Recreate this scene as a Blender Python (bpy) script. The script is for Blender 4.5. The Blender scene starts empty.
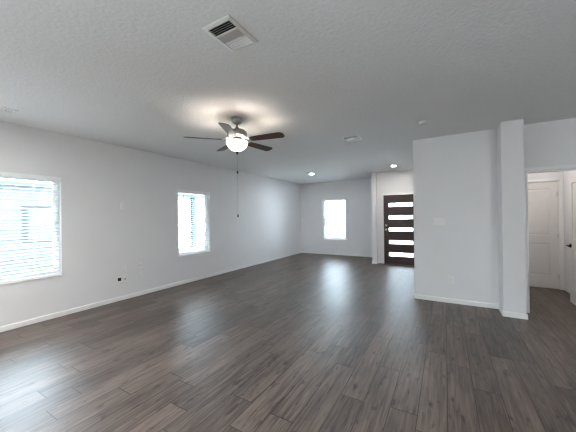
import bpy, bmesh, math, random
from mathutils import Vector, Matrix
random.seed(7)
SC = bpy.context.scene
COL = SC.collection
PI = math.pi

# ------------------------------------------------------------------ camera
EYE = 1.442
cam_data = bpy.data.cameras.new('camera')
cam = bpy.data.objects.new('camera', cam_data)
COL.objects.link(cam)
cam_data.sensor_width = 36.0
cam_data.lens = 36.0 * 270.372 / 576.0
cam_data.clip_start = 0.05
yaw, pitch, roll = 0.527019, 0.002645, -0.012983
fw = Vector((-math.sin(yaw) * math.cos(pitch), math.cos(yaw) * math.cos(pitch), math.sin(pitch)))
rt = Vector((math.cos(yaw), math.sin(yaw), 0))
up = rt.cross(fw)
r2 = rt * math.cos(roll) + up * math.sin(roll)
u2 = -rt * math.sin(roll) + up * math.cos(roll)
M = Matrix((r2, u2, -fw)).transposed().to_4x4()
M.translation = Vector((0, 0, EYE))
cam.matrix_world = M
SC.camera = cam

# ------------------------------------------------------------------ sky, exposure
SKY_STRENGTH = 6.0
world = bpy.data.worlds.new('overcast_sky')
SC.world = world
world.use_nodes = True
wn = world.node_tree.nodes
bg = wn['Background']
bg.inputs['Color'].default_value = (0.74, 0.885, 1.0, 1)
bg.inputs['Strength'].default_value = SKY_STRENGTH
sun_data = bpy.data.lights.new('sun', 'SUN')
SUN_STRENGTH = 22.0
sun_data.energy = SUN_STRENGTH
sun_data.color = (0.90, 0.96, 1.0)
sun_data.angle = math.radians(2.0)
sun = bpy.data.objects.new('sun', sun_data)
COL.objects.link(sun)
sun.rotation_euler = (0, math.radians(-33), 0)      # high, over the neighbour's side of the house
SC.view_settings.view_transform = 'Standard'
SC.view_settings.look = 'None'
SC.view_settings.gamma = 1.0
SC.view_settings.exposure = 2.05
SC.cycles.filter_width = 1.3
SC.view_settings.use_curve_mapping = False
SC.cycles.use_denoising = True
SC.cycles.use_guiding = True
SC.cycles.max_bounces = 12
SC.cycles.diffuse_bounces = 8
SC.cycles.transparent_max_bounces = 16
SC.cycles.sample_clamp_indirect = 8.0
SC.cycles.caustics_reflective = False
SC.cycles.caustics_refractive = False
LIGHT = dict(fan_bulb=1.35, bowl=1.1, down=112.0, rear_fill=555.0, pendant=28.0, hall=78.0, far=175.0)  # includes unseen lamps added behind the camera: rear fill and pendant

def portal(loc, size, rot):
    """sampling guide for the daylight that comes in through a window"""
    L = bpy.data.lights.new('window_daylight', 'AREA')
    L.shape = 'RECTANGLE'
    L.size, L.size_y = size
    L.cycles.is_portal = True
    o = bpy.data.objects.new('window_daylight', L)
    o.location = loc
    o.rotation_euler = rot
    COL.objects.link(o)

# room numbers (metres)
HC = 2.74
XL, YB, YF, YP = -4.985, 9.583, 5.155, 4.822
XR, YR = 3.9, -3.0
W0 = (-2.75, -0.75, 0.02, 2.08)       # unseen glazing added behind the camera to throw daylight on the ceiling
W1 = (0.0, 1.797, 0.604, 2.078)
W2 = (3.856, 4.756, 0.604, 2.066)
W3 = (-4.042, -3.130, 0.560, 2.085)
WR = (2.7, 3.3, 0.02, 2.08)          # unseen rear glazing added as fill daylight, behind the camera (X range)
portal((XL - 0.13, (W0[0] + W0[1]) / 2, (W0[2] + W0[3]) / 2), (W0[3] - W0[2], W0[1] - W0[0]), (0, -PI / 2, 0))
portal((XL - 0.13, (W1[0] + W1[1]) / 2, (W1[2] + W1[3]) / 2), (W1[3] - W1[2], W1[1] - W1[0]), (0, -PI / 2, 0))
portal((XL - 0.13, (W2[0] + W2[1]) / 2, (W2[2] + W2[3]) / 2), (W2[3] - W2[2], W2[1] - W2[0]), (0, -PI / 2, 0))
portal(((W3[0] + W3[1]) / 2, YB + 0.13, (W3[2] + W3[3]) / 2), (W3[1] - W3[0], W3[3] - W3[2]), (-PI / 2, 0, 0))
portal(((WR[0] + WR[1]) / 2, YR - 0.13, (WR[2] + WR[3]) / 2), (WR[1] - WR[0], WR[3] - WR[2]), (PI / 2, 0, 0))
portal((-1.1375, 8.60, 1.03), (0.9, 1.95), (-PI / 2, 0, 0))

# ------------------------------------------------------------------ helpers
def srgb(r, g, b):
    f = lambda c: (c / 255 / 12.92) if c / 255 <= 0.04045 else ((c / 255 + 0.055) / 1.055) ** 2.4
    return (f(r), f(g), f(b), 1)

def mat(name, col, rough=0.6, metal=0.0, var=0.04, scale=8.0, bump=0.0, bscale=120.0, emit=None, estr=0.0, spec=0.5, stretch=None):
    m = bpy.data.materials.new(name)
    m.use_nodes = True
    nt = m.node_tree
    b = nt.nodes['Principled BSDF']
    b.inputs['Roughness'].default_value = rough
    b.inputs['Metallic'].default_value = metal
    b.inputs['Specular IOR Level'].default_value = spec
    tc = nt.nodes.new('ShaderNodeTexCoord')
    src = tc.outputs['Object']
    if stretch:
        mp = nt.nodes.new('ShaderNodeMapping')
        mp.inputs['Scale'].default_value = stretch
        nt.links.new(src, mp.inputs['Vector'])
        src = mp.outputs['Vector']
    nz = nt.nodes.new('ShaderNodeTexNoise')
    nz.inputs['Scale'].default_value = scale
    nz.inputs['Detail'].default_value = 4
    nt.links.new(src, nz.inputs['Vector'])
    rp = nt.nodes.new('ShaderNodeValToRGB')
    rp.color_ramp.elements[0].position = 0.3
    rp.color_ramp.elements[1].position = 0.7
    rp.color_ramp.elements[0].color = tuple(max(0, c * (1 - var)) for c in col[:3]) + (1,)
    rp.color_ramp.elements[1].color = tuple(min(1, c * (1 + var)) for c in col[:3]) + (1,)
    nt.links.new(nz.outputs['Fac'], rp.inputs['Fac'])
    nt.links.new(rp.outputs['Color'], b.inputs['Base Color'])
    if bump:
        n2 = nt.nodes.new('ShaderNodeTexNoise')
        n2.inputs['Scale'].default_value = bscale
        n2.inputs['Detail'].default_value = 3
        nt.links.new(tc.outputs['Object'], n2.inputs['Vector'])
        bp = nt.nodes.new('ShaderNodeBump')
        bp.inputs['Strength'].default_value = bump
        bp.inputs['Distance'].default_value = 0.004
        nt.links.new(n2.outputs['Fac'], bp.inputs['Height'])
        nt.links.new(bp.outputs['Normal'], b.inputs['Normal'])
    if emit:
        b.inputs['Emission Color'].default_value = emit
        b.inputs['Emission Strength'].default_value = estr
    return m

def glass_mat(name, tint, frost=0.0):
    m = bpy.data.materials.new(name)
    m.use_nodes = True
    nt = m.node_tree
    nt.nodes.clear()
    out = nt.nodes.new('ShaderNodeOutputMaterial')
    tr = nt.nodes.new('ShaderNodeBsdfTransparent')
    tr.inputs['Color'].default_value = tint
    gl = nt.nodes.new('ShaderNodeBsdfGlossy')
    gl.inputs['Roughness'].default_value = 0.02
    fr = nt.nodes.new('ShaderNodeFresnel')
    fr.inputs['IOR'].default_value = 1.45
    tc = nt.nodes.new('ShaderNodeTexCoord')
    nz = nt.nodes.new('ShaderNodeTexNoise')
    nz.inputs['Scale'].default_value = 1.5
    bp = nt.nodes.new('ShaderNodeBump')
    bp.inputs['Strength'].default_value = 0.02
    nt.links.new(tc.outputs['Object'], nz.inputs['Vector'])
    nt.links.new(nz.outputs['Fac'], bp.inputs['Height'])
    nt.links.new(bp.outputs['Normal'], gl.inputs['Normal'])
    mx = nt.nodes.new('ShaderNodeMixShader')
    nt.links.new(fr.outputs['Fac'], mx.inputs['Fac'])
    src = tr.outputs['BSDF']
    if frost:
        tl = nt.nodes.new('ShaderNodeBsdfTranslucent')
        tl.inputs['Color'].default_value = (0.93, 0.96, 0.97, 1)
        m2 = nt.nodes.new('ShaderNodeMixShader')
        m2.inputs['Fac'].default_value = frost
        nt.links.new(src, m2.inputs[1])
        nt.links.new(tl.outputs['BSDF'], m2.inputs[2])
        src = m2.outputs['Shader']
    nt.links.new(src, mx.inputs[1])
    nt.links.new(gl.outputs['BSDF'], mx.inputs[2])
    nt.links.new(mx.outputs['Shader'], out.inputs['Surface'])
    return m

def box(bm, x0, x1, y0, y1, z0, z1):
    vs = [bm.verts.new((x, y, z)) for x in (x0, x1) for y in (y0, y1) for z in (z0, z1)]
    for f in ((0, 1, 3, 2), (4, 6, 7, 5), (0, 4, 5, 1), (2, 3, 7, 6), (0, 2, 6, 4), (1, 5, 7, 3)):
        bm.faces.new([vs[i] for i in f])
    return vs

def lathe(bm, prof, seg=32, cx=0, cy=0, caps=True):
    rings = []
    for r, z in prof:
        rings.append([bm.verts.new((cx + r * math.cos(2 * PI * k / seg), cy + r * math.sin(2 * PI * k / seg), z)) for k in range(seg)])
    for a, b in zip(rings, rings[1:]):
        for k in range(seg):
            bm.faces.new((a[k], a[(k + 1) % seg], b[(k + 1) % seg], b[k]))
    if caps:
        bm.faces.new(rings[0])
        bm.faces.new(rings[-1])

def tube(bm, pts, r, seg=10):
    pts = [Vector(p) for p in pts]
    rings = []
    for i, p in enumerate(pts):
        d = (pts[min(i + 1, len(pts) - 1)] - pts[max(i - 1, 0)]).normalized()
        a = d.orthogonal().normalized() if i == 0 else (prev - d * prev.dot(d)).normalized()
        prev = a
        b = d.cross(a)
        rr = r[i] if isinstance(r, (list, tuple)) else r
        rings.append([bm.verts.new(p + (a * math.cos(2 * PI * k / seg) + b * math.sin(2 * PI * k / seg)) * rr) for k in range(seg)])
    for a, b in zip(rings, rings[1:]):
        for k in range(seg):
            bm.faces.new((a[k], a[(k + 1) % seg], b[(k + 1) % seg], b[k]))
    bm.faces.new(rings[0][::-1])
    bm.faces.new(rings[-1])

def obj(name, bm, m, parent=None, smooth=False, bevel=0.0, loc=None):
    bmesh.ops.recalc_face_normals(bm, faces=bm.faces[:])
    me = bpy.data.meshes.new(name)
    bm.to_mesh(me)
    bm.free()
    o = bpy.data.objects.new(name, me)
    COL.objects.link(o)
    me.materials.append(m)
    if smooth:
        for p in me.polygons:
            p.use_smooth = True
    if bevel:
        b = o.modifiers.new('bevel', 'BEVEL')
        b.width = bevel
        b.segments = 2
        b.limit_method = 'ANGLE'
    if loc:
        o.location = loc
    if parent:
        o.parent = parent
    return o

def thing(name, label, cat, loc=(0, 0, 0), rotz=0.0, group=None):
    o = bpy.data.objects.new(name, None)
    o.empty_display_size = 0.05
    COL.objects.link(o)
    o.location = loc
    o.rotation_euler = (0, 0, rotz)
    tag(o, label, cat, group)
    return o

def tag(o, label, cat, group=None):
    o['label'] = label
    o['category'] = cat
    if group:
        o['group'] = group
    return o

def setting(name, loc=(0, 0, 0), rotz=0.0, label=None, cat=None):
    o = bpy.data.objects.new(name, None)
    o.empty_display_size = 0.05
    COL.objects.link(o)
    o.location = loc
    o.rotation_euler = (0, 0, rotz)
    return struct(o, label, cat)

def struct(o, label=None, cat=None):
    o['kind'] = 'structure'
    if label:
        o['label'] = label
        o['category'] = cat
    return o

# ------------------------------------------------------------------ materials
PAINT = srgb(228, 228, 229)
m_wall = mat('grey_wall_paint', PAINT, 0.75, var=0.012, scale=3, bump=0.22, bscale=90)
m_ceil = mat('textured_ceiling_paint', srgb(224, 224, 224), 0.85, var=0.035, scale=38, bump=1.0, bscale=38)
m_trim = mat('white_trim_paint', srgb(236, 236, 234), 0.4, var=0.01)
m_door = mat('white_door_paint', srgb(228, 225, 222), 0.42, var=0.012)
m_vinyl = mat('white_vinyl', srgb(240, 241, 242), 0.4, var=0.01)
m_slat = mat('white_blind_slat', srgb(246, 248, 249), 0.45, var=0.01)
m_cord = mat('white_cord', srgb(205, 210, 212), 0.8, var=0.05, scale=60)
m_wand = mat('clear_grey_wand', srgb(70, 76, 82), 0.25, var=0.03)
m_plate = mat('white_plastic_plate', srgb(233, 233, 231), 0.35, var=0.008)
m_cover = mat('aged_white_plastic', srgb(212, 212, 210), 0.5, var=0.01)
m_dark = mat('black_plastic', srgb(22, 22, 24), 0.4, var=0.1)
m_slot = mat('socket_grey', srgb(150, 150, 150), 0.5, var=0.03)
m_nickel = mat('brushed_nickel', srgb(150, 148, 145), 0.32, metal=0.9, var=0.06, scale=20, stretch=(1, 1, 30))
m_satin = mat('satin_nickel', srgb(214, 212, 208), 0.45, metal=0.35, var=0.03)
m_bronze = mat('dark_bronze', srgb(46, 38, 33), 0.38, metal=0.8, var=0.1)
m_blade = mat('walnut_blade', srgb(66, 44, 36), 0.42, var=0.35, scale=5, stretch=(3, 26, 26))
m_espresso_h = mat('espresso_wood_rails', srgb(54, 38, 33), 0.34, var=0.35, scale=5, stretch=(2, 20, 26))
m_vent = mat('white_enamel', srgb(226, 226, 224), 0.4, var=0.01)
m_ventin = mat('duct_shadow', srgb(30, 31, 33), 0.8, var=0.1)
m_glass = glass_mat('window_glass', (0.94, 0.97, 0.98, 1))
m_frost = glass_mat('frosted_glass', (0.96, 0.98, 0.99, 1), 0.12)
m_bowl = mat('opal_glass_bowl', srgb(248, 242, 232), 0.3, var=0.01, emit=(1.0, 0.92, 0.83, 1), estr=LIGHT['bowl'])
m_led = mat('lit_diffuser', srgb(250, 248, 244), 0.4, var=0.01, emit=(1.0, 0.935, 0.87, 1), estr=LIGHT['down'])
m_cled = mat('lit_cool_diffuser', srgb(250, 250, 250), 0.4, var=0.01, emit=(0.84, 0.93, 1.0, 1), estr=LIGHT['far'])
m_fill_led = mat('added_fill_diffuser', srgb(250, 248, 244), 0.4, var=0.01, emit=(1.0, 0.985, 0.965, 1), estr=LIGHT['rear_fill'])  # for the unseen recessed lights added behind the camera
m_hled = mat('lit_hall_diffuser', srgb(250, 248, 244), 0.4, var=0.01, emit=(1.0, 0.94, 0.885, 1), estr=LIGHT['hall'])
m_pend = mat('added_pendant_globe', srgb(250, 246, 238), 0.3, var=0.01, emit=(1.0, 0.93, 0.86, 1), estr=LIGHT['pendant'])  # for the pendant added behind the camera
m_siding = mat('charcoal_siding', srgb(66, 70, 74), 0.8, var=0.06, scale=2)
m_roof = mat('grey_shingle', srgb(96, 96, 98), 0.9, var=0.25, scale=20)
m_gutter = mat('slate_blue_gutter', srgb(44, 54, 59), 0.8, var=0.05)
m_ext_glass = mat('neighbour_pane', srgb(40, 50, 60), 0.3, var=0.1, scale=2)
m_ground = mat('pale_concrete', srgb(222, 222, 220), 0.9, var=0.06, scale=3, bump=0.2)
m_leaf = mat('pale_green_leaf', srgb(112, 124, 104), 0.8, var=0.4, scale=12)
m_bark = mat('grey_bark', srgb(110, 102, 94), 0.9, var=0.3, scale=14)

def floor_material():
    m = bpy.data.materials.new('grey_oak_planks')
    m.use_nodes = True
    nt = m.node_tree
    N = nt.nodes
    L = nt.links.new
    b = N['Principled BSDF']
    b.inputs['Specular IOR Level'].default_value = 0.57
    tc = N.new('ShaderNodeTexCoord')
    sp = N.new('ShaderNodeSeparateXYZ')
    L(tc.outputs['Object'], sp.inputs[0])
    def math_(op, a, c=None, d=None):
        n = N.new('ShaderNodeMath')
        n.operation = op
        for i, v in enumerate((a, c, d)):
            if v is None:
                continue
            if isinstance(v, (int, float)):
                n.inputs[i].default_value = v
            else:
                L(v, n.inputs[i])
        return n.outputs[0]
    PW, PL = 0.187, 1.22
    u = math_('DIVIDE', math_('ADD', sp.outputs['X'], 0.566), PW)
    col = math_('FLOOR', u)
    fx = math_('FRACT', u)
    # stagger of each row of boards, 32 rows then repeating
    idx = math_('FLOORED_MODULO', col, 32.0)
    ramp = N.new('ShaderNodeValToRGB')
    cr = ramp.color_ramp
    cr.interpolation = 'CONSTANT'
    known = {-1: 2.10, -3: 2.865, 0: 2.67, -2: 2.52, 1: 2.14, -8: 1.585, -15: 1.175, -11: 0.84}
    rnd = random.Random(21)
    tab = [rnd.random() for _ in range(32)]
    for k, v in known.items():
        tab[k % 32] = (v / PL) % 1.0
    while len(cr.elements) > 1:
        cr.elements.remove(cr.elements[-1])
    cr.elements[0].position = 0.0
    cr.elements[0].color = (tab[0],) * 3 + (1,)
    for i in range(1, 32):
        e = cr.elements.new(i / 32)
        e.color = (tab[i],) * 3 + (1,)
    L(math_('DIVIDE', math_('ADD', idx, 0.5), 32.0), ramp.inputs['Fac'])
    v = math_('SUBTRACT', math_('DIVIDE', sp.outputs['Y'], PL), ramp.outputs['Color'])
    row = math_('FLOOR', v)
    fy = math_('FRACT', v)
    # joint lines
    ex = math_('MINIMUM', fx, math_('SUBTRACT', 1.0, fx))
    ey = math_('MINIMUM', fy, math_('SUBTRACT', 1.0, fy))
    gx = math_('LESS_THAN', ex, 0.0030 / PW)
    gy = math_('LESS_THAN', ey, 0.0036 / PL)
    gap = math_('MAXIMUM', gx, gy)
    # one tone per board
    cid = N.new('ShaderNodeCombineXYZ')
    L(col, cid.inputs[0])
    L(row, cid.inputs[1])
    wn_ = N.new('ShaderNodeTexWhiteNoise')
    L(cid.outputs[0], wn_.inputs['Vector'])
    # grain, shifted per board
    sc_ = N.new('ShaderNodeVectorMath')
    sc_.operation = 'SCALE'
    L(wn_.outputs['Color'], sc_.inputs[0])
    sc_.inputs['Scale'].default_value = 17.0
    add = N.new('ShaderNodeVectorMath')
    add.operation = 'ADD'
    L(tc.outputs['Object'], add.inputs[0])
    L(sc_.outputs[0], add.inputs[1])
    mp = N.new('ShaderNodeMapping')
    mp.inputs['Scale'].default_value = (46.0, 2.6, 1.0)
    L(add.outputs[0], mp.inputs['Vector'])
    g1 = N.new('ShaderNodeTexNoise')
    g1.inputs['Scale'].default_value = 1.0
    g1.inputs['Detail'].default_value = 7
    g1.inputs['Roughness'].default_value = 0.62
    g1.inputs['Distortion'].default_value = 0.6
    L(mp.outputs[0], g1.inputs['Vector'])
    mp2 = N.new('ShaderNodeMapping')
    mp2.inputs['Scale'].default_value = (7.0, 1.6, 1.0)
    L(add.outputs[0], mp2.inputs['Vector'])
    g2 = N.new('ShaderNodeTexNoise')
    g2.inputs['Scale'].default_value = 1.0
    g2.inputs['Detail'].default_value = 3
    L(mp2.outputs[0], g2.inputs['Vector'])
    t = math_('ADD', math_('MULTIPLY', g1.outputs['Fac'], 0.72), math_('MULTIPLY', g2.outputs['Fac'], 0.25))
    t = math_('ADD', t, math_('MULTIPLY', wn_.outputs['Value'], 0.13))
    mp3 = N.new('ShaderNodeMapping')
    mp3.inputs['Scale'].default_value = (22.0, 7.0, 1.0)
    L(add.outputs[0], mp3.inputs['Vector'])
    g3 = N.new('ShaderNodeTexNoise')
    g3.inputs['Scale'].default_value = 1.0
    g3.inputs['Detail'].default_value = 2
    L(mp3.outputs[0], g3.inputs['Vector'])
    fleck = math_('MULTIPLY', math_('MAXIMUM', math_('SUBTRACT', g3.outputs['Fac'], 0.62), 0.0), 1.6)
    t = math_('SUBTRACT', t, fleck)
    rp = N.new('ShaderNodeValToRGB')
    e = rp.color_ramp.elements
    e[0].position = 0.40
    e[0].color = srgb(57, 49, 45)
    e[1].position = 0.72
    e[1].color = srgb(121, 107, 98)
    mid = rp.color_ramp.elements.new(0.53)
    mid.color = srgb(88, 76, 69)
    L(t, rp.inputs['Fac'])
    mx = N.new('ShaderNodeMix')
    mx.data_type = 'RGBA'
    L(math_('MULTIPLY', gap, 0.9), mx.inputs['Factor'])
    L(rp.outputs['Color'], mx.inputs[6])
    mx.inputs[7].default_value = srgb(38, 33, 31)
    L(mx.outputs[2], b.inputs['Base Color'])
    ro = math_('ADD', math_('MULTIPLY', g1.outputs['Fac'], 0.12), 0.345)
    L(ro, b.inputs['Roughness'])
    h = math_('SUBTRACT', math_('MULTIPLY', g1.outputs['Fac'], 0.25), math_('MULTIPLY', gap, 1.0))
    bp = N.new('ShaderNodeBump')
    bp.inputs['Strength'].default_value = 0.25
    bp.inputs['Distance'].default_value = 0.0012
    L(h, bp.inputs['Height'])
    L(bp.outputs['Normal'], b.inputs['Normal'])
    return m
m_floor = floor_material()

# ------------------------------------------------------------------ room shell
def wall_slab(name, axis, a0, a1, u0, u1, z0, z1, holes, m):
    """a wall whose faces lie at a0 and a1 on its axis, spanning u0..u1, with openings (ua, ub, za, zb)"""
    bm = bmesh.new()
    us = sorted({u0, u1} | {h[0] for h in holes} | {h[1] for h in holes})
    zs = sorted({z0, z1} | {h[2] for h in holes} | {h[3] for h in holes})
    cache = {}
    def v(a, u, z):
        k = (a, u, z)
        if k not in cache:
            cache[k] = bm.verts.new((a, u, z) if axis == 'x' else (u, a, z))
        return cache[k]
    def solid(i, j):
        if i < 0 or j < 0 or i >= len(us) - 1 or j >= len(zs) - 1:
            return False
        uc, zc = (us[i] + us[i + 1]) / 2, (zs[j] + zs[j + 1]) / 2
        return not any(h[0] < uc < h[1] and h[2] < zc < h[3] for h in holes)
    for i in range(len(us) - 1):
        for j in range(len(zs) - 1):
            if not solid(i, j):
                continue
            ua, ub, za, zb = us[i], us[i + 1], zs[j], zs[j + 1]
            for a in (a0, a1):
                bm.faces.new((v(a, ua, za), v(a, ub, za), v(a, ub, zb), v(a, ua, zb)))
            for di, dj, e in ((-1, 0, ((ua, za), (ua, zb))), (1, 0, ((ub, za), (ub, zb))), (0, -1, ((ua, za), (ub, za))), (0, 1, ((ua, zb), (ub, zb)))):
                if not solid(i + di, j + dj):
                    (p, q), (r, s) = e
                    bm.faces.new((v(a0, p, q), v(a0, r, s), v(a1, r, s), v(a1, p, q)))
    return struct(obj(name, bm, m))

bm = bmesh.new(); box(bm, XL - 0.14, XR + 0.12, YR - 0.14, YB + 0.14, -0.12, 0.0)
struct(obj('floor', bm, m_floor))
bm = bmesh.new(); box(bm, XL - 0.14, XR + 0.12, YR - 0.14, YB + 0.14, HC, HC + 0.12)
struct(obj('ceiling', bm, m_ceil))
wall_slab('wall_left', 'x', XL, XL - 0.14, YR - 0.14, YB + 0.14, 0, HC, [W0, W1, W2], m_wall)
wall_slab('wall_back', 'y', YB, YB + 0.14, XL, -1.783, 0, HC, [W3], m_wall)
wall_slab('wall_foyer_left', 'x', -1.915, -1.783, 8.30, YB, 0, HC, [], m_wall)
wall_slab('wall_foyer_back', 'y', 8.45, 8.59, -1.783, -0.36, 0, HC, [(-1.615, -0.660, 0, 2.062)], m_wall)
wall_slab('wall_foyer_right', 'x', -0.475, -0.36, YF + 0.115, 8.45, 0, HC, [], m_wall)
wall_slab('wall_middle', 'y', YF, YF + 0.115, -0.475, XR, 0, HC, [(1.03, 1.785, 0, 2.05)], m_wall)
wall_slab('wall_pillar', 'y', YP, YF, 0.694, 0.942, 0, HC, [], m_wall)
wall_slab('wall_hall_back', 'y', 6.98, 7.095, 0.62, 2.035, 0, HC, [(1.075, 1.862, 0, 2.055)], m_wall)
wall_slab('wall_hall_right', 'x', 1.92, 2.035, YF + 0.115, 6.98, 0, HC, [], m_wall)
wall_slab('wall_hall_left', 'x', 0.62, 0.735, YF + 0.115, 6.98, 0, HC, [], m_wall)
wall_slab('wall_right', 'x', XR, XR + 0.12, YR, YB + 0.14, 0, HC, [], m_wall)
wall_slab('wall_back_right', 'y', YB, YB + 0.14, -0.27, XR, 0, HC, [], m_wall)
wall_slab('wall_foyer_outer', 'x', -0.36, -0.27, 8.59, YB + 0.14, 0, HC, [], m_wall)
wall_slab('wall_rear', 'y', YR, YR - 0.14, XL, XR + 0.12, 0, HC, [WR], m_wall)

def baseboard(name, x0, y0, x1, y1, nx, ny, h=0.072, t=0.013):
    """profile swept from (x0, y0) to (x1, y1) on the face whose normal is (nx, ny)"""
    bm = bmesh.new()
    prof = [(0, 0), (t, 0), (t, h - 0.012), (t * 0.45, h), (0, h)]
    ra = [bm.verts.new((x0 + nx * d, y0 + ny * d, z)) for d, z in prof]
    rb = [bm.verts.new((x1 + nx * d, y1 + ny * d, z)) for d, z in prof]
    for k in range(5):
        bm.faces.new((ra[k], ra[(k + 1) % 5], rb[(k + 1) % 5], rb[k]))
    bm.faces.new(ra)
    bm.faces.new(rb[::-1])
    return struct(obj(name, bm, m_trim))
T = 0.013
baseboard('baseboard_left', XL, W0[1], XL, YB - T, 1, 0)
baseboard('baseboard_back', XL, YB, -1.915, YB, 0, -1)
baseboard('baseboard_foyer_left_end', -1.915 - T, 8.30, -1.783 + T, 8.30, 0, -1)
baseboard('baseboard_foyer_left', -1.783, 8.30, -1.783, 8.45 - T, 1, 0)
baseboard('baseboard_foyer_left_outer', -1.915, 8.30, -1.915, YB - T, -1, 0)
baseboard('baseboard_foyer_back', -1.783, 8.45, -1.672, 8.45, 0, -1)
baseboard('baseboard_foyer_right', -0.475, YF, -0.475, 8.45, -1, 0)
baseboard('baseboard_middle', -0.475 - T, YF, 0.694 - T, YF, 0, -1)
baseboard('baseboard_pillar_left', 0.694, YP, 0.694, YF, -1, 0)
baseboard('baseboard_pillar', 0.694 - T, YP, 0.942 + T, YP, 0, -1)
baseboard('baseboard_pillar_right', 0.942, YP, 0.942, YF - T, 1, 0)
baseboard('baseboard_middle_right', 1.842, YF, XR, YF, 0, -1)
baseboard('baseboard_hall_right', 1.92, YF + 0.115, 1.92, 6.98 - 0.02, -1, 0)
baseboard('baseboard_hall_left', 0.735, YF + 0.115, 0.735, 6.98, 1, 0)
baseboard('baseboard_rear', XL, YR, XR, YR, 0, 1)
baseboard('baseboard_right', XR, YR + T, XR, YF - T, -1, 0)

# ------------------------------------------------------------------ windows
def window(name, axis, face, sgn, rect, split=False, fixed=False):
    """rect = (u0, u1, z0, z1); face = the inner wall face; sgn = outward direction on the axis"""
    u0, u1, z0, z1 = rect
    root = setting(name, ((face, (u0 + u1) / 2, z0) if axis == 'x' else ((u0 + u1) / 2, face, z0)))
    cu = (u0 + u1) / 2
    def B(bm, d0, d1, a, b, c, d):
        p, q = sorted((sgn * d0, sgn * d1))
        if axis == 'x':
            box(bm, p, q, a - cu, b - cu, c - z0, d - z0)
        else:
            box(bm, a - cu, b - cu, p, q, c - z0, d - z0)
    w = 0.038
    bays = [(u0, u1)] if not split else [(u0, cu - 0.02), (cu + 0.02, u1)]
    bm = bmesh.new()
    B(bm, 0.085, 0.138, u0, u1, z0, z0 + w)
    B(bm, 0.085, 0.138, u0, u1, z1 - w, z1)
    B(bm, 0.085, 0.138, u0, u0 + w, z0 + w, z1 - w)
    B(bm, 0.085, 0.138, u1 - w, u1, z0 + w, z1 - w)
    if split:
        B(bm, 0.085, 0.138, cu - 0.04, cu + 0.04, z0 + w, z1 - w)
    obj('window_frame', bm, m_vinyl, root)
    zm = (z0 + z1) / 2
    for a, b in bays:
        a2 = a + (w if a == u0 else 0.02)
        b2 = b - (w if b == u1 else 0.02)
        for lo, hi, d in (((z0 + w, z1 - w, 0.100),) if fixed else ((z0 + w, zm + 0.026, 0.092), (zm - 0.026, z1 - w, 0.112))):
            bm = bmesh.new()
            B(bm, d, d + 0.018, a2, b2, lo, lo + 0.034)
            B(bm, d, d + 0.018, a2, b2, hi - 0.034, hi)
            B(bm, d, d + 0.018, a2, a2 + 0.028, lo + 0.034, hi - 0.034)
            B(bm, d, d + 0.018, b2 - 0.028, b2, lo + 0.034, hi - 0.034)
            s = obj('sash', bm, m_vinyl, root)
            bm = bmesh.new()
            B(bm, d + 0.007, d + 0.011, a2 + 0.028, b2 - 0.028, lo + 0.034, hi - 0.034)
            obj('pane', bm, m_glass, s)
    bm = bmesh.new()
    B(bm, -0.012, 0.085, u0 + 0.001, u1 - 0.001, z0 + 0.0, z0 + 0.016)
    obj('window_sill', bm, m_trim, root, bevel=0.003)
    return root
window('window_1', 'x', XL, -1, W1, split=True, fixed=True)
window('window_2', 'x', XL, -1, W2, fixed=True)
window('window_3', 'y', YB, 1, W3)
window('added_window_left', 'x', XL, -1, W0, split=True)  # added glazing, unseen, for daylight on the ceiling
window('added_window_rear', 'y', YR, -1, WR, split=True)  # added rear glazing, unseen, for fill on the middle wall

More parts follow.
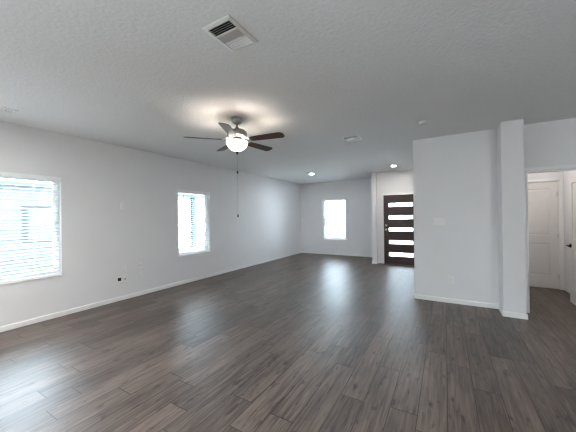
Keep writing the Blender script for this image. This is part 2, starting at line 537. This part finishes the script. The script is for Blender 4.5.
# blinds hang inside the recess
def blind(label, axis, face, sgn, rect, z_bottom, tilt, wand_u=None, wand_z=None, cords=()):
    u0, u1, z0, z1 = rect
    cu = (u0 + u1) / 2
    root = thing('window_blind', label, 'blind', (face, cu, z0) if axis == 'x' else (cu, face, z0), group='horizontal slat blinds in the windows')
    def P(d, u, z):
        return (sgn * d, u - cu, z - z0) if axis == 'x' else (u - cu, sgn * d, z - z0)
    def B(bm, d0, d1, a, b, c, d):
        p, q = P(d0, a, c), P(d1, b, d)
        lo = [min(i, j) for i, j in zip(p, q)]
        hi = [max(i, j) for i, j in zip(p, q)]
        box(bm, lo[0], hi[0], lo[1], hi[1], lo[2], hi[2])
    a, b = u0 + 0.004, u1 - 0.004
    bm = bmesh.new()
    B(bm, -0.014, -0.004, a, b, z1 - 0.056, z1 - 0.001)
    B(bm, -0.004, 0.012, a, a + 0.008, z1 - 0.056, z1 - 0.001)
    B(bm, -0.004, 0.012, b - 0.008, b, z1 - 0.056, z1 - 0.001)
    obj('valance', bm, m_slat, root, bevel=0.002)
    bm = bmesh.new()
    B(bm, 0.014, 0.062, a + 0.01, b - 0.01, z1 - 0.048, z1 - 0.002)
    obj('head_rail', bm, m_slat, root)
    n = int((z1 - 0.055 - z_bottom - 0.03) / 0.0455)
    dc, hw, th = 0.038, 0.025, 0.0013
    bm = bmesh.new()
    ca, sa = math.cos(tilt), math.sin(tilt)
    for k in range(n + 1):
        z = z1 - 0.066 - k * 0.0455
        if z < z_bottom + 0.035:
            break
        sec = []
        for s in (-1, -0.33, 0.33, 1):      # a slightly crowned slat
            zz = 0.0016 * (1 - s * s)
            sec.append((s * hw, zz + th))
        for s in (1, 0.33, -0.33, -1):
            zz = 0.0016 * (1 - s * s)
            sec.append((s * hw, zz - th))
        ring = []
        for uu in (a + 0.010, b - 0.010):
            ring.append([bm.verts.new(P(dc + p * ca - q * sa, uu, z + p * sa + q * ca)) for p, q in sec])
        for i in range(8):
            bm.faces.new((ring[0][i], ring[0][(i + 1) % 8], ring[1][(i + 1) % 8], ring[1][i]))
        bm.faces.new(ring[0])
        bm.faces.new(ring[1][::-1])
    obj('slats', bm, m_slat, root)
    bm = bmesh.new()
    B(bm, 0.014, 0.062, a + 0.004, b - 0.004, z_bottom, z_bottom + 0.018)
    obj('bottom_rail', bm, m_slat, root, bevel=0.003)
    for cu_ in cords:
        bm = bmesh.new()
        for d in (0.0105, 0.0655):
            B(bm, d - 0.0008, d + 0.0008, cu_ - 0.0016, cu_ + 0.0016, z_bottom + 0.018, z1 - 0.048)
        obj('ladder_cord', bm, m_cord, root)
    if wand_u is not None:
        bm = bmesh.new()
        tube(bm, [P(0.003, wand_u, z1 - 0.055), P(0.003, wand_u, wand_z)], 0.0065, 8)
        obj('tilt_wand', bm, m_wand, root, smooth=True)
    return root
blind('wide white slat blind cut by the left edge of the photo', 'x', XL, -1, W1, W1[2] + 0.02, math.radians(14), cords=(1.50, 0.90, 0.30))
blind('narrow white slat blind with a hanging tilt wand in the middle of the long wall', 'x', XL, -1, W2, W2[2] + 0.02, math.radians(14), 3.992, 1.113, cords=(4.05, 4.60))
blind('white slat blind on the small far window facing the street', 'y', YB, 1, W3, W3[2] + 0.09, math.radians(-4), W3[0] + 0.10, 0.80, cords=(-3.90, -3.27))

# ------------------------------------------------------------------ doors and casings
def casing(name, y, x0, x1, zt, w=0.058, t=0.016, left=True, right=True):
    """flat white casing on a wall face that looks towards -Y, around an opening x0..x1, 0..zt"""
    bm = bmesh.new()
    prof = [(0, 0), (0, -t * 0.55), (w * 0.25, -t), (w, -t * 0.8), (w, 0)]   # distance from the opening, depth
    path = []
    if left:
        path.append(lambda d: (x0 - d, 0.0))
    path.append(lambda d: (x0 - d if left else x0, zt + d))
    path.append(lambda d: (x1 + d if right else x1, zt + d))
    if right:
        path.append(lambda d: (x1 + d, 0.0))
    rings = []
    for f in path:
        ring = []
        for d, yy in prof:
            x, z = f(d)
            ring.append(bm.verts.new((x, y + yy, z)))
        rings.append(ring)
    for a, b in zip(rings, rings[1:]):
        for k in range(5):
            bm.faces.new((a[k], a[(k + 1) % 5], b[(k + 1) % 5], b[k]))
    bm.faces.new(rings[0])
    bm.faces.new(rings[-1][::-1])
    return struct(obj(name, bm, m_trim))
casing('trim_1', 8.45, -1.607, -0.668, 2.054)
casing('trim_2', 6.98, 1.083, 1.854, 2.048)
casing('trim_3', YF, 1.040, 1.775, 2.045)

def jamb(name, y0, y1, x0, x1, zt, t=0.012):
    bm = bmesh.new()
    box(bm, x0 - t, x0, y0, y1, 0, zt)
    box(bm, x1, x1 + t, y0, y1, 0, zt)
    box(bm, x0 - t, x1 + t, y0, y1, zt, zt + t)
    return struct(obj(name, bm, m_trim))
jamb('trim_4', 8.45, 8.58, -1.602, -0.673, 2.049)
jamb('trim_5', 6.98, 7.09, 1.088, 1.849, 2.042)
jamb('trim_6', YF, YF + 0.115, 1.043, 1.772, 2.037)

def panel_door(bm, w, h, t, st=0.118):
    """two-panel door leaf: x 0..w, y 0..t, z 0..h"""
    zr = [(0, 0.235), (0.862, 1.012), (h - 0.118, h)]
    box(bm, 0, st, 0, t, 0, h)
    box(bm, w - st, w, 0, t, 0, h)
    for a, b in zr:
        box(bm, st, w - st, 0, t, a, b)
    for (a, b) in ((zr[0][1], zr[1][0]), (zr[1][1], zr[2][0])):
        for side in (0, 1):
            # sloped moulding, then a raised field
            y_face = 0 if side == 0 else t
            s = 1 if side == 0 else -1
            loops = []
            for inset, dep in ((0, 0.0), (0.006, 0.010), (0.022, 0.011), (0.05, 0.004)):
                loops.append([bm.verts.new((x, y_face + s * dep, z)) for x, z in ((st + inset, a + inset), (w - st - inset, a + inset), (w - st - inset, b - inset), (st + inset, b - inset))])
            for p, q in zip(loops, loops[1:]):
                for k in range(4):
                    bm.faces.new((p[k], p[(k + 1) % 4], q[(k + 1) % 4], q[k]))
            bm.faces.new(loops[-1])

# entry door
d1 = setting('door_1', (-1.6, 8.475, 0.012))
DW, DH, DT = 0.925, 2.033, 0.045
zs = [0.289, 0.655, 1.020, 1.385, 1.751]
gh = 0.056
gx0, gx1 = 0.138, 0.800
bm = bmesh.new()
box(bm, 0, gx0, 0, DT, 0, DH)
box(bm, gx1, DW, 0, DT, 0, DH)
edges = [0.0] + [v for z in zs for v in (z - gh - 0.012, z + gh - 0.012)] + [DH]
for a, b in zip(edges[0::2], edges[1::2]):
    box(bm, gx0, gx1, 0.0, DT, a, b)
leaf = obj('door_leaf', bm, m_espresso_h, d1)
for z in zs:
    z -= 0.012
    bm = bmesh.new()
    for (a, b, c, d) in ((gx0 - 0.004, gx1 + 0.004, z - gh - 0.004, z - gh + 0.006), (gx0 - 0.004, gx1 + 0.004, z + gh - 0.006, z + gh + 0.004), (gx0 - 0.004, gx0 + 0.006, z - gh, z + gh), (gx1 - 0.006, gx1 + 0.004, z - gh, z + gh)):
        box(bm, a, b, -0.004, 0.006, c, d)
    s = obj('glazing_bead', bm, m_espresso_h, d1)
    bm = bmesh.new()
    box(bm, gx0 + 0.0005, gx1 - 0.0005, 0.018, 0.026, z - gh + 0.0005, z + gh - 0.0005)
    obj('glass_pane', bm, m_frost, d1)
def turned(bm, prof, x, z, y=0.0):
    """lathe about the -Y axis: prof = (radius, distance out of the door)"""
    seg = 20
    rings = [[bm.verts.new((x + r * math.cos(2 * PI * k / seg), y - d, z + r * math.sin(2 * PI * k / seg))) for k in range(seg)] for r, d in prof]
    for a, b in zip(rings, rings[1:]):
        for k in range(seg):
            bm.faces.new((a[k], a[(k + 1) % seg], b[(k + 1) % seg], b[k]))
    bm.faces.new(rings[0]); bm.faces.new(rings[-1])
bm = bmesh.new()
turned(bm, [(0.032, 0), (0.032, 0.010), (0.028, 0.013), (0.012, 0.014), (0.012, 0.022), (0.005, 0.023)], 0.066, 1.135)
box(bm, 0.061, 0.071, -0.034, -0.020, 1.117, 1.153)
obj('deadbolt', bm, m_satin, d1, smooth=False)
bm = bmesh.new()
turned(bm, [(0.033, 0), (0.033, 0.006), (0.014, 0.010), (0.012, 0.030), (0.022, 0.038), (0.029, 0.050), (0.027, 0.062), (0.014, 0.069), (0.002, 0.070)], 0.066, 1.008)
obj('door_knob', bm, m_satin, d1, smooth=True)
bm = bmesh.new(); box(bm, 0.0, DW, -0.02, 0.10, -0.012, 0.0)
obj('threshold', bm, mat('bronze_threshold', srgb(92, 74, 62), 0.4, metal=0.4), d1)

# hall door, shut
d2 = setting('door_2', (1.091, 6.990, 0.008))
bm = bmesh.new(); panel_door(bm, 0.755, 2.03, 0.035)
obj('door_leaf', bm, m_door, d2)
for z in (0.232, 1.006, 1.796):
    bm = bmesh.new()
    tube(bm, [(0.7565, -0.006, z - 0.045), (0.7565, -0.006, z + 0.045)], 0.0065, 10)
    box(bm, 0.730, 0.7565, -0.004, 0.0, z - 0.044, z + 0.044)
    obj('hinge', bm, m_satin, d2)

# hall door standing open along the hall's right wall
d3 = setting('door_3', (1.730, 6.075, 0.008), -PI / 2)
bm = bmesh.new(); panel_door(bm, 0.755, 2.03, 0.035)
obj('door_leaf', bm, m_door, d3)
for s, y in ((1, 0.0), (-1, 0.035)):
    bm = bmesh.new()
    seg = 20
    def ring(r, d):
        return [bm.verts.new((0.062 + r * math.cos(2 * PI * k / seg), y - s * d, 0.912 + r * math.sin(2 * PI * k / seg))) for k in range(seg)]
    rs = [ring(0.033, 0), ring(0.033, 0.006), ring(0.028, 0.010), ring(0.012, 0.012), ring(0.011, 0.040), ring(0.011, 0.052), ring(0.004, 0.054)]
    for a, b in zip(rs, rs[1:]):
        for k in range(seg):
            bm.faces.new((a[k], a[(k + 1) % seg], b[(k + 1) % seg], b[k]))
    bm.faces.new(rs[0]); bm.faces.new(rs[-1])
    tube(bm, [(0.058, y - s * 0.046, 0.912), (0.10, y - s * 0.048, 0.914), (0.14, y - s * 0.050, 0.911), (0.172, y - s * 0.047, 0.905)], [0.010, 0.009, 0.008, 0.007], 12)
    h = obj('door_handle', bm, m_bronze, d3, smooth=True)
    h['label'] = 'dark bronze lever handle'
for z in (0.232, 1.006, 1.796):
    bm = bmesh.new()
    tube(bm, [(0.757, -0.004, z - 0.045), (0.757, -0.004, z + 0.045)], 0.0065, 10)
    box(bm, 0.752, 0.757, -0.002, 0.03, z - 0.044, z + 0.044)
    obj('hinge', bm, m_satin, d3)

# ------------------------------------------------------------------ ceiling fan
FX, FY = -2.362, 2.749
fan = thing('ceiling_fan', 'five-blade ceiling fan with walnut blades and a lit opal bowl', 'ceiling fan', (FX, FY, HC))
Z = lambda z: z - HC
bm = bmesh.new()
lathe(bm, [(0.068, Z(2.7395)), (0.070, Z(2.725)), (0.066, Z(2.700)), (0.052, Z(2.680)), (0.024, Z(2.668)), (0.014, Z(2.667))])
obj('canopy', bm, m_nickel, fan, smooth=True)
bm = bmesh.new(); lathe(bm, [(0.0125, Z(2.669)), (0.0125, Z(2.592))], 16)
obj('downrod', bm, m_nickel, fan, smooth=True)
bm = bmesh.new()
lathe(bm, [(0.022, Z(2.628)), (0.024, Z(2.600)), (0.060, Z(2.597)), (0.105, Z(2.586)), (0.130, Z(2.566)), (0.133, Z(2.535)), (0.133, Z(2.515)), (0.122, Z(2.500)), (0.085, Z(2.492)), (0.060, Z(2.488))])
obj('motor_housing', bm, m_nickel, fan, smooth=True)
bm = bmesh.new()
lathe(bm, [(0.062, Z(2.490)), (0.064, Z(2.470)), (0.070, Z(2.462)), (0.072, Z(2.452)), (0.066, Z(2.446)), (0.02, Z(2.444))])
obj('light_fitter', bm, m_bronze, fan, smooth=True)
def blade_mesh():
    bm = bmesh.new()
    out = []
    r0, r1 = 0.190, 0.662
    pts = [(r0, 0.048), (r0 + 0.012, 0.053), (0.30, 0.058), (0.45, 0.0635), (0.60, 0.067)]
    for k in range(1, 7):
        a = k / 6 * PI / 2
        pts.append((r1 - 0.05 + 0.05 * math.sin(a), 0.017 + 0.05 * math.cos(a)))
    outline = pts + [(x, -y) for x, y in reversed(pts)]
    pit = math.radians(-12)
    for dz in (0.003, -0.003):
        out.append([bm.verts.new((x, y * math.cos(pit), y * math.sin(pit) + dz)) for x, y in outline])
    n = len(outline)
    bm.faces.new(out[0]); bm.faces.new(out[1][::-1])
    for k in range(n):
        bm.faces.new((out[0][k], out[0][(k + 1) % n], out[1][(k + 1) % n], out[1][k]))
    return bm
def iron_mesh():
    bm = bmesh.new()
    pit = math.radians(-12)
    secs = [(0.075, 0.020, 0.030), (0.12, 0.014, 0.026), (0.165, 0.016, 0.008), (0.19, 0.034, 0.0045), (0.235, 0.042, 0.0045), (0.265, 0.012, 0.0045)]
    rings = []
    for x, w, z in secs:
        f = 0 if x < 0.15 else 1
        ring = []
        for y, dz in ((w, 0.003), (-w, 0.003), (-w, -0.003), (w, -0.003)):
            ring.append(bm.verts.new((x, y * math.cos(pit * f), z + dz + y * math.sin(pit * f) * f)))
        rings.append(ring)
    for a, b in zip(rings, rings[1:]):
        for k in range(4):
            bm.faces.new((a[k], a[(k + 1) % 4], b[(k + 1) % 4], b[k]))
    bm.faces.new(rings[0]); bm.faces.new(rings[-1][::-1])
    return bm
b0 = obj('blade', blade_mesh(), m_blade, fan, bevel=0.0015)
i0 = obj('blade_arm', iron_mesh(), m_nickel, b0)
b0.location = (0, 0, Z(2.456))
for k in range(5):
    b = b0 if k == 0 else b0.copy()
    if k:
        COL.objects.link(b)
        b.parent = fan
        c = i0.copy()
        COL.objects.link(c)
        c.parent = b
    b.rotation_euler = (0, 0, math.radians(10 + 72 * k))
bm = bmesh.new()
prof = [(0.139, Z(2.438)), (0.141, Z(2.430)), (0.137, Z(2.408)), (0.121, Z(2.376)), (0.095, Z(2.346)), (0.062, Z(2.324)), (0.030, Z(2.313)), (0.008, Z(2.311))]
inner = [(0.006, Z(2.315)), (0.028, Z(2.317)), (0.060, Z(2.328)), (0.092, Z(2.350)), (0.117, Z(2.379)), (0.133, Z(2.410)), (0.137, Z(2.430)), (0.136, Z(2.438))]
lathe(bm, prof + inner, 40, caps=False)
obj('light_bowl', bm, m_bowl, fan, smooth=True)
bm = bmesh.new()
lathe(bm, [(0.006, Z(2.446)), (0.006, Z(2.308)), (0.020, Z(2.307)), (0.021, Z(2.301)), (0.012, Z(2.292)), (0.010, Z(2.284)), (0.012, Z(2.278)), (0.004, Z(2.270))], 18)
obj('finial', bm, m_bronze, fan, smooth=True)
for (ox, oy, zl) in ((0.018, -0.020, 2.034), (-0.010, 0.012, 1.462)):
    bm = bmesh.new()
    tube(bm, [(ox * 0.4, oy * 0.4, Z(2.30)), (ox * 0.4, oy * 0.4, Z(zl + 0.02))], 0.0011, 6)
    ch = obj('pull_chain', bm, m_nickel, fan)
    bm = bmesh.new()
    lathe(bm, [(0.002, Z(zl + 0.024)), (0.008, Z(zl + 0.014)), (0.0095, Z(zl)), (0.008, Z(zl - 0.014)), (0.002, Z(zl - 0.022))], 12, ox * 0.4, oy * 0.4)
    obj('fob', bm, m_bronze, ch, smooth=True)
for k in range(3):
    L = bpy.data.lights.new('fan_bulb', 'POINT')
    L.energy = LIGHT['fan_bulb']
    L.color = (1.0, 0.90, 0.79)
    L.shadow_soft_size = 0.03
    o = bpy.data.objects.new('fan_bulb', L)
    a = math.radians(40 + 120 * k)
    o.location = (0.030 * math.cos(a), 0.030 * math.sin(a), Z(2.375))
    o.parent = fan
    COL.objects.link(o)

# ------------------------------------------------------------------ ceiling fittings
def downlight(label, x, y, m, group, r=0.075):
    t = thing('recessed_light', label, 'ceiling light', (x, y, HC), group=group)
    bm = bmesh.new()
    lathe(bm, [(r, -0.0005), (r, -0.003), (r - 0.005, -0.007), (r - 0.018, -0.006), (r - 0.022, -0.0005)], 32, caps=False)
    obj('trim_ring', bm, m_vent, t, smooth=True)
    bm = bmesh.new()
    lathe(bm, [(r - 0.0215, -0.001), (r - 0.0215, -0.004), (0.002, -0.0045)], 32)
    obj('diffuser', bm, m, t)
    return t
downlight('lit round recessed light above the far window', -3.512, 7.50, m_cled, 'recessed ceiling lights')
downlight('lit round recessed light in front of the dark entry door', -1.162, 7.55, m_led, 'recessed ceiling lights')
downlight('lit round recessed light inside the hall', 1.35, 6.05, m_hled, 'recessed ceiling lights')
for i, (x, y) in enumerate(((-0.9, -1.6), (-2.5, -0.9), (-4.0, -0.5))):  # unseen recessed lights, added to brighten the left wall and ceiling
    downlight('added unseen recessed light behind the camera, %s' % ('nearest the rear glazing', 'midway between the other two', 'nearest the long window wall')[i], x, y, m_fill_led, 'added fill lights behind the camera')

def register(label, x, y, w, l, rot=0.0):
    """three-way ceiling register, w along X, l along Y"""
    t = thing('air_vent', label, 'air vent', (x, y, HC), rot)
    f = 0.026
    bm = bmesh.new()
    def rect(ix, z):
        return [bm.verts.new((sx * (w / 2 - ix), sy * (l / 2 - ix), z)) for sx, sy in ((-1, -1), (1, -1), (1, 1), (-1, 1))]
    lp = [rect(0, -0.0005), rect(0.002, -0.006), rect(f - 0.004, -0.012), rect(f, -0.012), rect(f, -0.0005)]
    for a, b in zip(lp, lp[1:]):
        for k in range(4):
            bm.faces.new((a[k], a[(k + 1) % 4], b[(k + 1) % 4], b[k]))
    obj('frame', bm, m_vent, t)
    bm = bmesh.new(); box(bm, -w / 2 + f, w / 2 - f, -l / 2 + f, l / 2 - f, -0.0015, -0.0005)  # dark sheet painted as the shade inside the duct
    obj('duct_shade_sheet', bm, m_ventin, t)
    x0, x1 = -w / 2 + f, w / 2 - f
    y0, y1 = -l / 2 + f, l / 2 - f
    n = (y1 - y0) / 3
    for yy in (y0 + n, y0 + 2 * n):
        bm = bmesh.new()
        box(bm, x0, x1, yy - 0.005, yy + 0.005, -0.011, -0.002)
        obj('divider', bm, m_vent, t)
    def louvre(bm, axis, c, tilt, a, b):
        h = 0.0065
        d, e = h * math.cos(tilt), h * math.sin(tilt)
        pts = [(c - d, -0.0065 - e), (c + d, -0.0065 + e)]
        vs = []
        for u in (a, b):
            for (q, z) in pts:
                for dz in (0.0004, -0.0004):
                    vs.append(bm.verts.new((u, q, z + dz) if axis == 'x' else (q, u, z + dz)))
        for fc in ((0, 1, 3, 2), (4, 6, 7, 5), (0, 4, 5, 1), (2, 3, 7, 6), (0, 2, 6, 4), (1, 5, 7, 3)):
            bm.faces.new([vs[i] for i in fc])
    for sec, tl in ((0, math.radians(40)), (2, math.radians(-40))):
        bm = bmesh.new()
        nl = 5 if sec == 0 else 4
        for k in range(nl):
            louvre(bm, 'x', y0 + sec * n + (k + 0.5) * n / nl, tl, x0, x1)
        obj('louvre_bank', bm, m_vent, t)
    bm = bmesh.new()
    m_ = 13
    for k in range(m_):
        louvre(bm, 'y', x0 + (k + 0.5) * (x1 - x0) / m_, math.radians(35), y0 + n + 0.005, y0 + 2 * n - 0.005)
    obj('louvre_bank', bm, m_vent, t)
    return t
register('large white louvred air vent on the ceiling nearest the camera', -1.301, 1.466, 0.245, 0.315)
register('white louvred air vent on the ceiling between fan and entry', -1.330, 4.450, 0.27, 0.33)
register('white air vent low over the left window by the photo edge', -4.42, 1.02, 0.14, 0.30)

def smoke(label, x, y, r=0.06):
    t = thing('smoke_detector', label, 'smoke detector', (x, y, HC))
    bm = bmesh.new()
    lathe(bm, [(r, -0.0005), (r, -0.012), (r * 0.93, -0.026), (r * 0.7, -0.034), (0.004, -0.035)], 28)
    obj('cover', bm, m_cover, t, smooth=True)
    bm = bmesh.new()
    lathe(bm, [(0.007, -0.0335), (0.007, -0.0375), (0.001, -0.038)], 12, r * 0.35, r * 0.1)
    obj('test_button', bm, m_dark, t)
    return t
smoke('round white smoke detector on the ceiling in front of the middle wall', -0.246, 4.20, 0.055)
smoke('round smoke detector beside the far recessed light', -3.475, 7.20, 0.05)

# ------------------------------------------------------------------ wall plates
def plate_base(name, label, cat, axis, pos, w, h, group=None):
    """plate on a wall: axis 'x' = on the left wall facing +X, axis 'y' = on the middle wall facing -Y"""
    t = thing(name, label, cat, pos, PI / 2 if axis == 'x' else 0.0, group)   # local: x along wall, -y out of the wall
    bm = bmesh.new()
    vs = []
    for ins, d in ((0, 0.0), (0, 0.0035), (0.004, 0.0065)):
        vs.append([bm.verts.new((sx * (w / 2 - ins), -d, sz * (h / 2 - ins))) for sx, sz in ((-1, -1), (1, -1), (1, 1), (-1, 1))])
    for a, b in zip(vs, vs[1:]):
        for k in range(4):
            bm.faces.new((a[k], a[(k + 1) % 4], b[(k + 1) % 4], b[k]))
    bm.faces.new(vs[0][::-1]); bm.faces.new(vs[-1])
    obj('cover_plate', bm, m_plate, t)
    return t
def outlet(label, axis, pos):
    t = plate_base('wall_outlet', label, 'outlet', axis, pos, 0.075, 0.118)
    for z in (-0.0195, 0.0195):
        bm = bmesh.new()
        box(bm, -0.0165, 0.0165, -0.009, -0.006, z - 0.014, z + 0.014)
        s = obj('socket', bm, m_plate, t, bevel=0.002)
        bm = bmesh.new()
        box(bm, -0.008, -0.0055, -0.0095, -0.0088, z - 0.002, z + 0.007)
        box(bm, 0.0055, 0.008, -0.0095, -0.0088, z - 0.002, z + 0.006)
        box(bm, -0.0025, 0.0025, -0.0095, -0.0088, z - 0.010, z - 0.006)
        obj('slots', bm, m_dark, s)
    return t
def blank(label, pos, w=0.075, h=0.118):
    t = plate_base('blank_plate', label, 'wall plate', 'x', pos, w, h)
    for z in (-0.042, 0.042):
        bm = bmesh.new()
        turned(bm, [(0.003, 0.006), (0.003, 0.0073), (0.001, 0.0075)], 0, z)
        obj('screw', bm, m_slot, t)
    return t
def coax(label, pos):
    t = plate_base('cable_plate', label, 'wall plate', 'x', pos, 0.075, 0.118)
    bm = bmesh.new()
    turned(bm, [(0.008, 0.006), (0.008, 0.009), (0.0048, 0.0092), (0.0048, 0.018), (0.001, 0.0182)], 0, 0.0)
    obj('coax_jack', bm, m_nickel, t)
    return t
outlet('white outlet plate high on the left wall between the two windows', 'x', (XL, 2.690, 1.672))
blank('white plate just above the black port on the left wall', (XL, 2.708, 0.580))
t = plate_base('media_plate', 'wide white plate with a black port low on the left wall', 'wall plate', 'x', (XL, 2.655, 0.372), 0.185, 0.135)
bm = bmesh.new(); box(bm, -0.062, -0.006, -0.0075, -0.006, -0.026, 0.030)
obj('port', bm, m_dark, t)
bm = bmesh.new(); box(bm, 0.050, 0.076, -0.0085, -0.006, -0.016, -0.002)
obj('jack', bm, m_dark, t)
bm = bmesh.new(); box(bm, 0.032, 0.088, -0.007, -0.006, -0.034, 0.034)
obj('insert', bm, m_plate, t)
coax('upper of two white plates stacked right of the black port', (XL, 3.004, 0.566))
outlet('lower of two white plates stacked right of the black port', 'x', (XL, 3.008, 0.370))
outlet('white outlet low on the wall just right of the narrow blind', 'x', (XL, 4.880, 0.366))
coax('white cable plate second to the right of the narrow blind', (XL, 5.165, 0.375))
outlet('white outlet low on the middle wall below the switches', 'y', (0.070, YF, 0.373))
t = plate_base('light_switch', 'white three-rocker light switch plate on the middle wall', 'light switch', 'y', (-0.090, YF, 1.322), 0.165, 0.118)
for x in (-0.046, 0.0, 0.046):
    bm = bmesh.new()
    vs = [bm.verts.new(p) for p in ((x - 0.0165, -0.0065, -0.033), (x + 0.0165, -0.0065, -0.033), (x + 0.0165, -0.0065, 0.033), (x - 0.0165, -0.0065, 0.033),
                                    (x - 0.0155, -0.0115, -0.032), (x + 0.0155, -0.0115, -0.032), (x + 0.0155, -0.0075, 0.032), (x - 0.0155, -0.0075, 0.032))]
    for f in ((0, 1, 5, 4), (1, 2, 6, 5), (2, 3, 7, 6), (3, 0, 4, 7), (4, 5, 6, 7), (0, 3, 2, 1)):
        bm.faces.new([vs[i] for i in f])
    obj('rocker', bm, m_plate, t)

# ------------------------------------------------------------------ kitchen pendant added unseen behind the camera, for the pillar's shadow strip
PX, PY = 2.55, -1.0
t = thing('added_pendant_lamp', 'round lit pendant lamp added unseen behind the camera', 'pendant lamp', (PX, PY, HC))
bm = bmesh.new(); lathe(bm, [(0.06, -0.0005), (0.06, -0.015), (0.02, -0.03), (0.004, -0.031)], 24)
obj('ceiling_rose', bm, m_nickel, t, smooth=True)
bm = bmesh.new(); tube(bm, [(0, 0, -0.03), (0, 0, -0.80)], 0.004, 8)
obj('cord', bm, m_dark, t)
bm = bmesh.new()
lathe(bm, [(0.11 * math.sin(PI * (k + 0.3) / 16.6), -0.90 + 0.11 * math.cos(PI * (k + 0.3) / 16.6)) for k in range(17)], 28)
obj('globe', bm, m_pend, t, smooth=True)

bm = bmesh.new(); box(bm, -4.75, -2.9, -2.75, -0.75, 0.0, 0.012)  # unseen pale rug, added to bounce sun and sky up to the ceiling
tag(obj('added_bounce_rug', bm, mat('bounce_cream_wool', srgb(238, 238, 236), 0.95, var=0.03, scale=30, bump=0.4, bscale=200), bevel=0.004), 'added unseen cream rug behind the camera that bounces daylight to the ceiling', 'rug')

# ------------------------------------------------------------------ outside
bm = bmesh.new(); box(bm, -70, 40, -40, 90, -0.30, -0.20)
struct(obj('ground', bm, m_ground))
bm = bmesh.new(); box(bm, -12.0, -8.4, -8, 16, -0.20, -0.17)
struct(obj('lawn', bm, mat('dark_lawn', srgb(58, 70, 46), 0.95, var=0.3, scale=9)))
bm = bmesh.new(); box(bm, -30, 30, 16.8, 24.0, -0.20, -0.17)
struct(obj('front_lawn', bm, mat('front_grass', srgb(64, 70, 56), 0.95, var=0.3, scale=9)))
bm = bmesh.new(); box(bm, -60, 30, 24.0, 33.0, -0.20, -0.19)
struct(obj('street', bm, mat('asphalt', srgb(84, 84, 86), 0.9, var=0.1, scale=6)))
HXW = -12.0
t = thing('neighbour_house', 'dark sided house glimpsed through the blinds of the left wall', 'house', (HXW, 4.0, -0.2))
def HB(bm, x0, x1, y0, y1, z0, z1):
    box(bm, x0 - HXW, x1 - HXW, y0 - 4.0, y1 - 4.0, z0 + 0.2, z1 + 0.2)
bm = bmesh.new()
HB(bm, HXW - 7, HXW, -4.0, 9.2, -0.2, 2.68)
z = -0.15
while z < 2.5:
    HB(bm, HXW, HXW + 0.012, -4.0, 9.2, z, z + 0.14)
    z += 0.16
obj('siding', bm, m_siding, t)
bm = bmesh.new()
x0, x1, y0, y1, z0, z1 = HXW - 7.3, HXW + 0.30, -4.3, 12.2, 2.68, 4.2
c = [bm.verts.new((x - HXW, y - 4.0, z + 0.2)) for x, y, z in ((x0, y0, z0), (x1, y0, z0), (x1, y1, z0), (x0, y1, z0), ((x0 + x1) / 2, y0 + 2.5, z1), ((x0 + x1) / 2, y1 - 2.5, z1))]
for f in ((0, 1, 2, 3), (0, 4, 1), (1, 4, 5, 2), (2, 5, 3), (3, 5, 4, 0)):
    bm.faces.new([c[i] for i in f])
obj('roof', bm, m_roof, t)
bm = bmesh.new(); HB(bm, HXW + 0.20, HXW + 0.32, -4.3, 12.2, 2.55, 2.68)
obj('gutter', bm, m_gutter, t)
bm = bmesh.new(); HB(bm, HXW + 0.02, HXW + 0.18, 10.03, 10.26, -0.2, 2.68)
obj('porch_post', bm, m_gutter, t)
bm = bmesh.new()
for a, b, c_, d in ((3.28, 3.42, 0.70, 1.92), (5.02, 5.12, 0.70, 1.92), (3.42, 5.02, 0.70, 0.78), (3.42, 5.02, 1.84, 1.92)):
    HB(bm, HXW + 0.0, HXW + 0.04, a, b, c_, d)
w = obj('window_frame', bm, mat('dark_window_frame', srgb(24, 30, 34), 0.8, var=0.05), t)
bm = bmesh.new(); HB(bm, HXW + 0.012, HXW + 0.02, 3.42, 5.02, 0.78, 1.84)
obj('pane', bm, m_ext_glass, w)

# across the street, seen through the far window
def blob(bm, c, r, seed, sub=2):
    rnd = random.Random(seed)
    ret = bmesh.ops.create_icosphere(bm, subdivisions=sub, radius=1.0)
    for v in ret['verts']:
        k = 1 + rnd.uniform(-0.16, 0.16)
        v.co = Vector((c[0] + v.co.x * r[0] * k, c[1] + v.co.y * r[1] * k, c[2] + v.co.z * r[2] * k))
def tree(label, x, y, h, cr, seed):
    t = thing('street_tree', label, 'tree', (x, y, -0.2), group='trees across the street')
    bm = bmesh.new(); tube(bm, [(0, 0, 0), (0.05, 0.02, h * 0.4), (0, 0.05, h * 0.85)], [0.12, 0.09, 0.05], 10)
    obj('trunk', bm, m_bark, t, smooth=True)
    bm = bmesh.new()
    rnd = random.Random(seed)
    for k in range(6):
        blob(bm, (rnd.uniform(-0.6, 0.6) * cr, rnd.uniform(-0.6, 0.6) * cr, h * 0.78 + rnd.uniform(-0.35, 0.4) * cr), (cr * 0.6, cr * 0.6, cr * 0.5), seed + k)
    obj('crown', bm, m_leaf, t)
tree('thin young tree across the street in the middle of the far window', -18.4, 42.0, 3.4, 0.55, 3)
tree('low round tree across the street on the right of the far window', -14.6, 44.0, 2.3, 1.1, 14)
tree('small leafy tree across the street between the two others', -16.6, 47.0, 2.4, 0.9, 25)
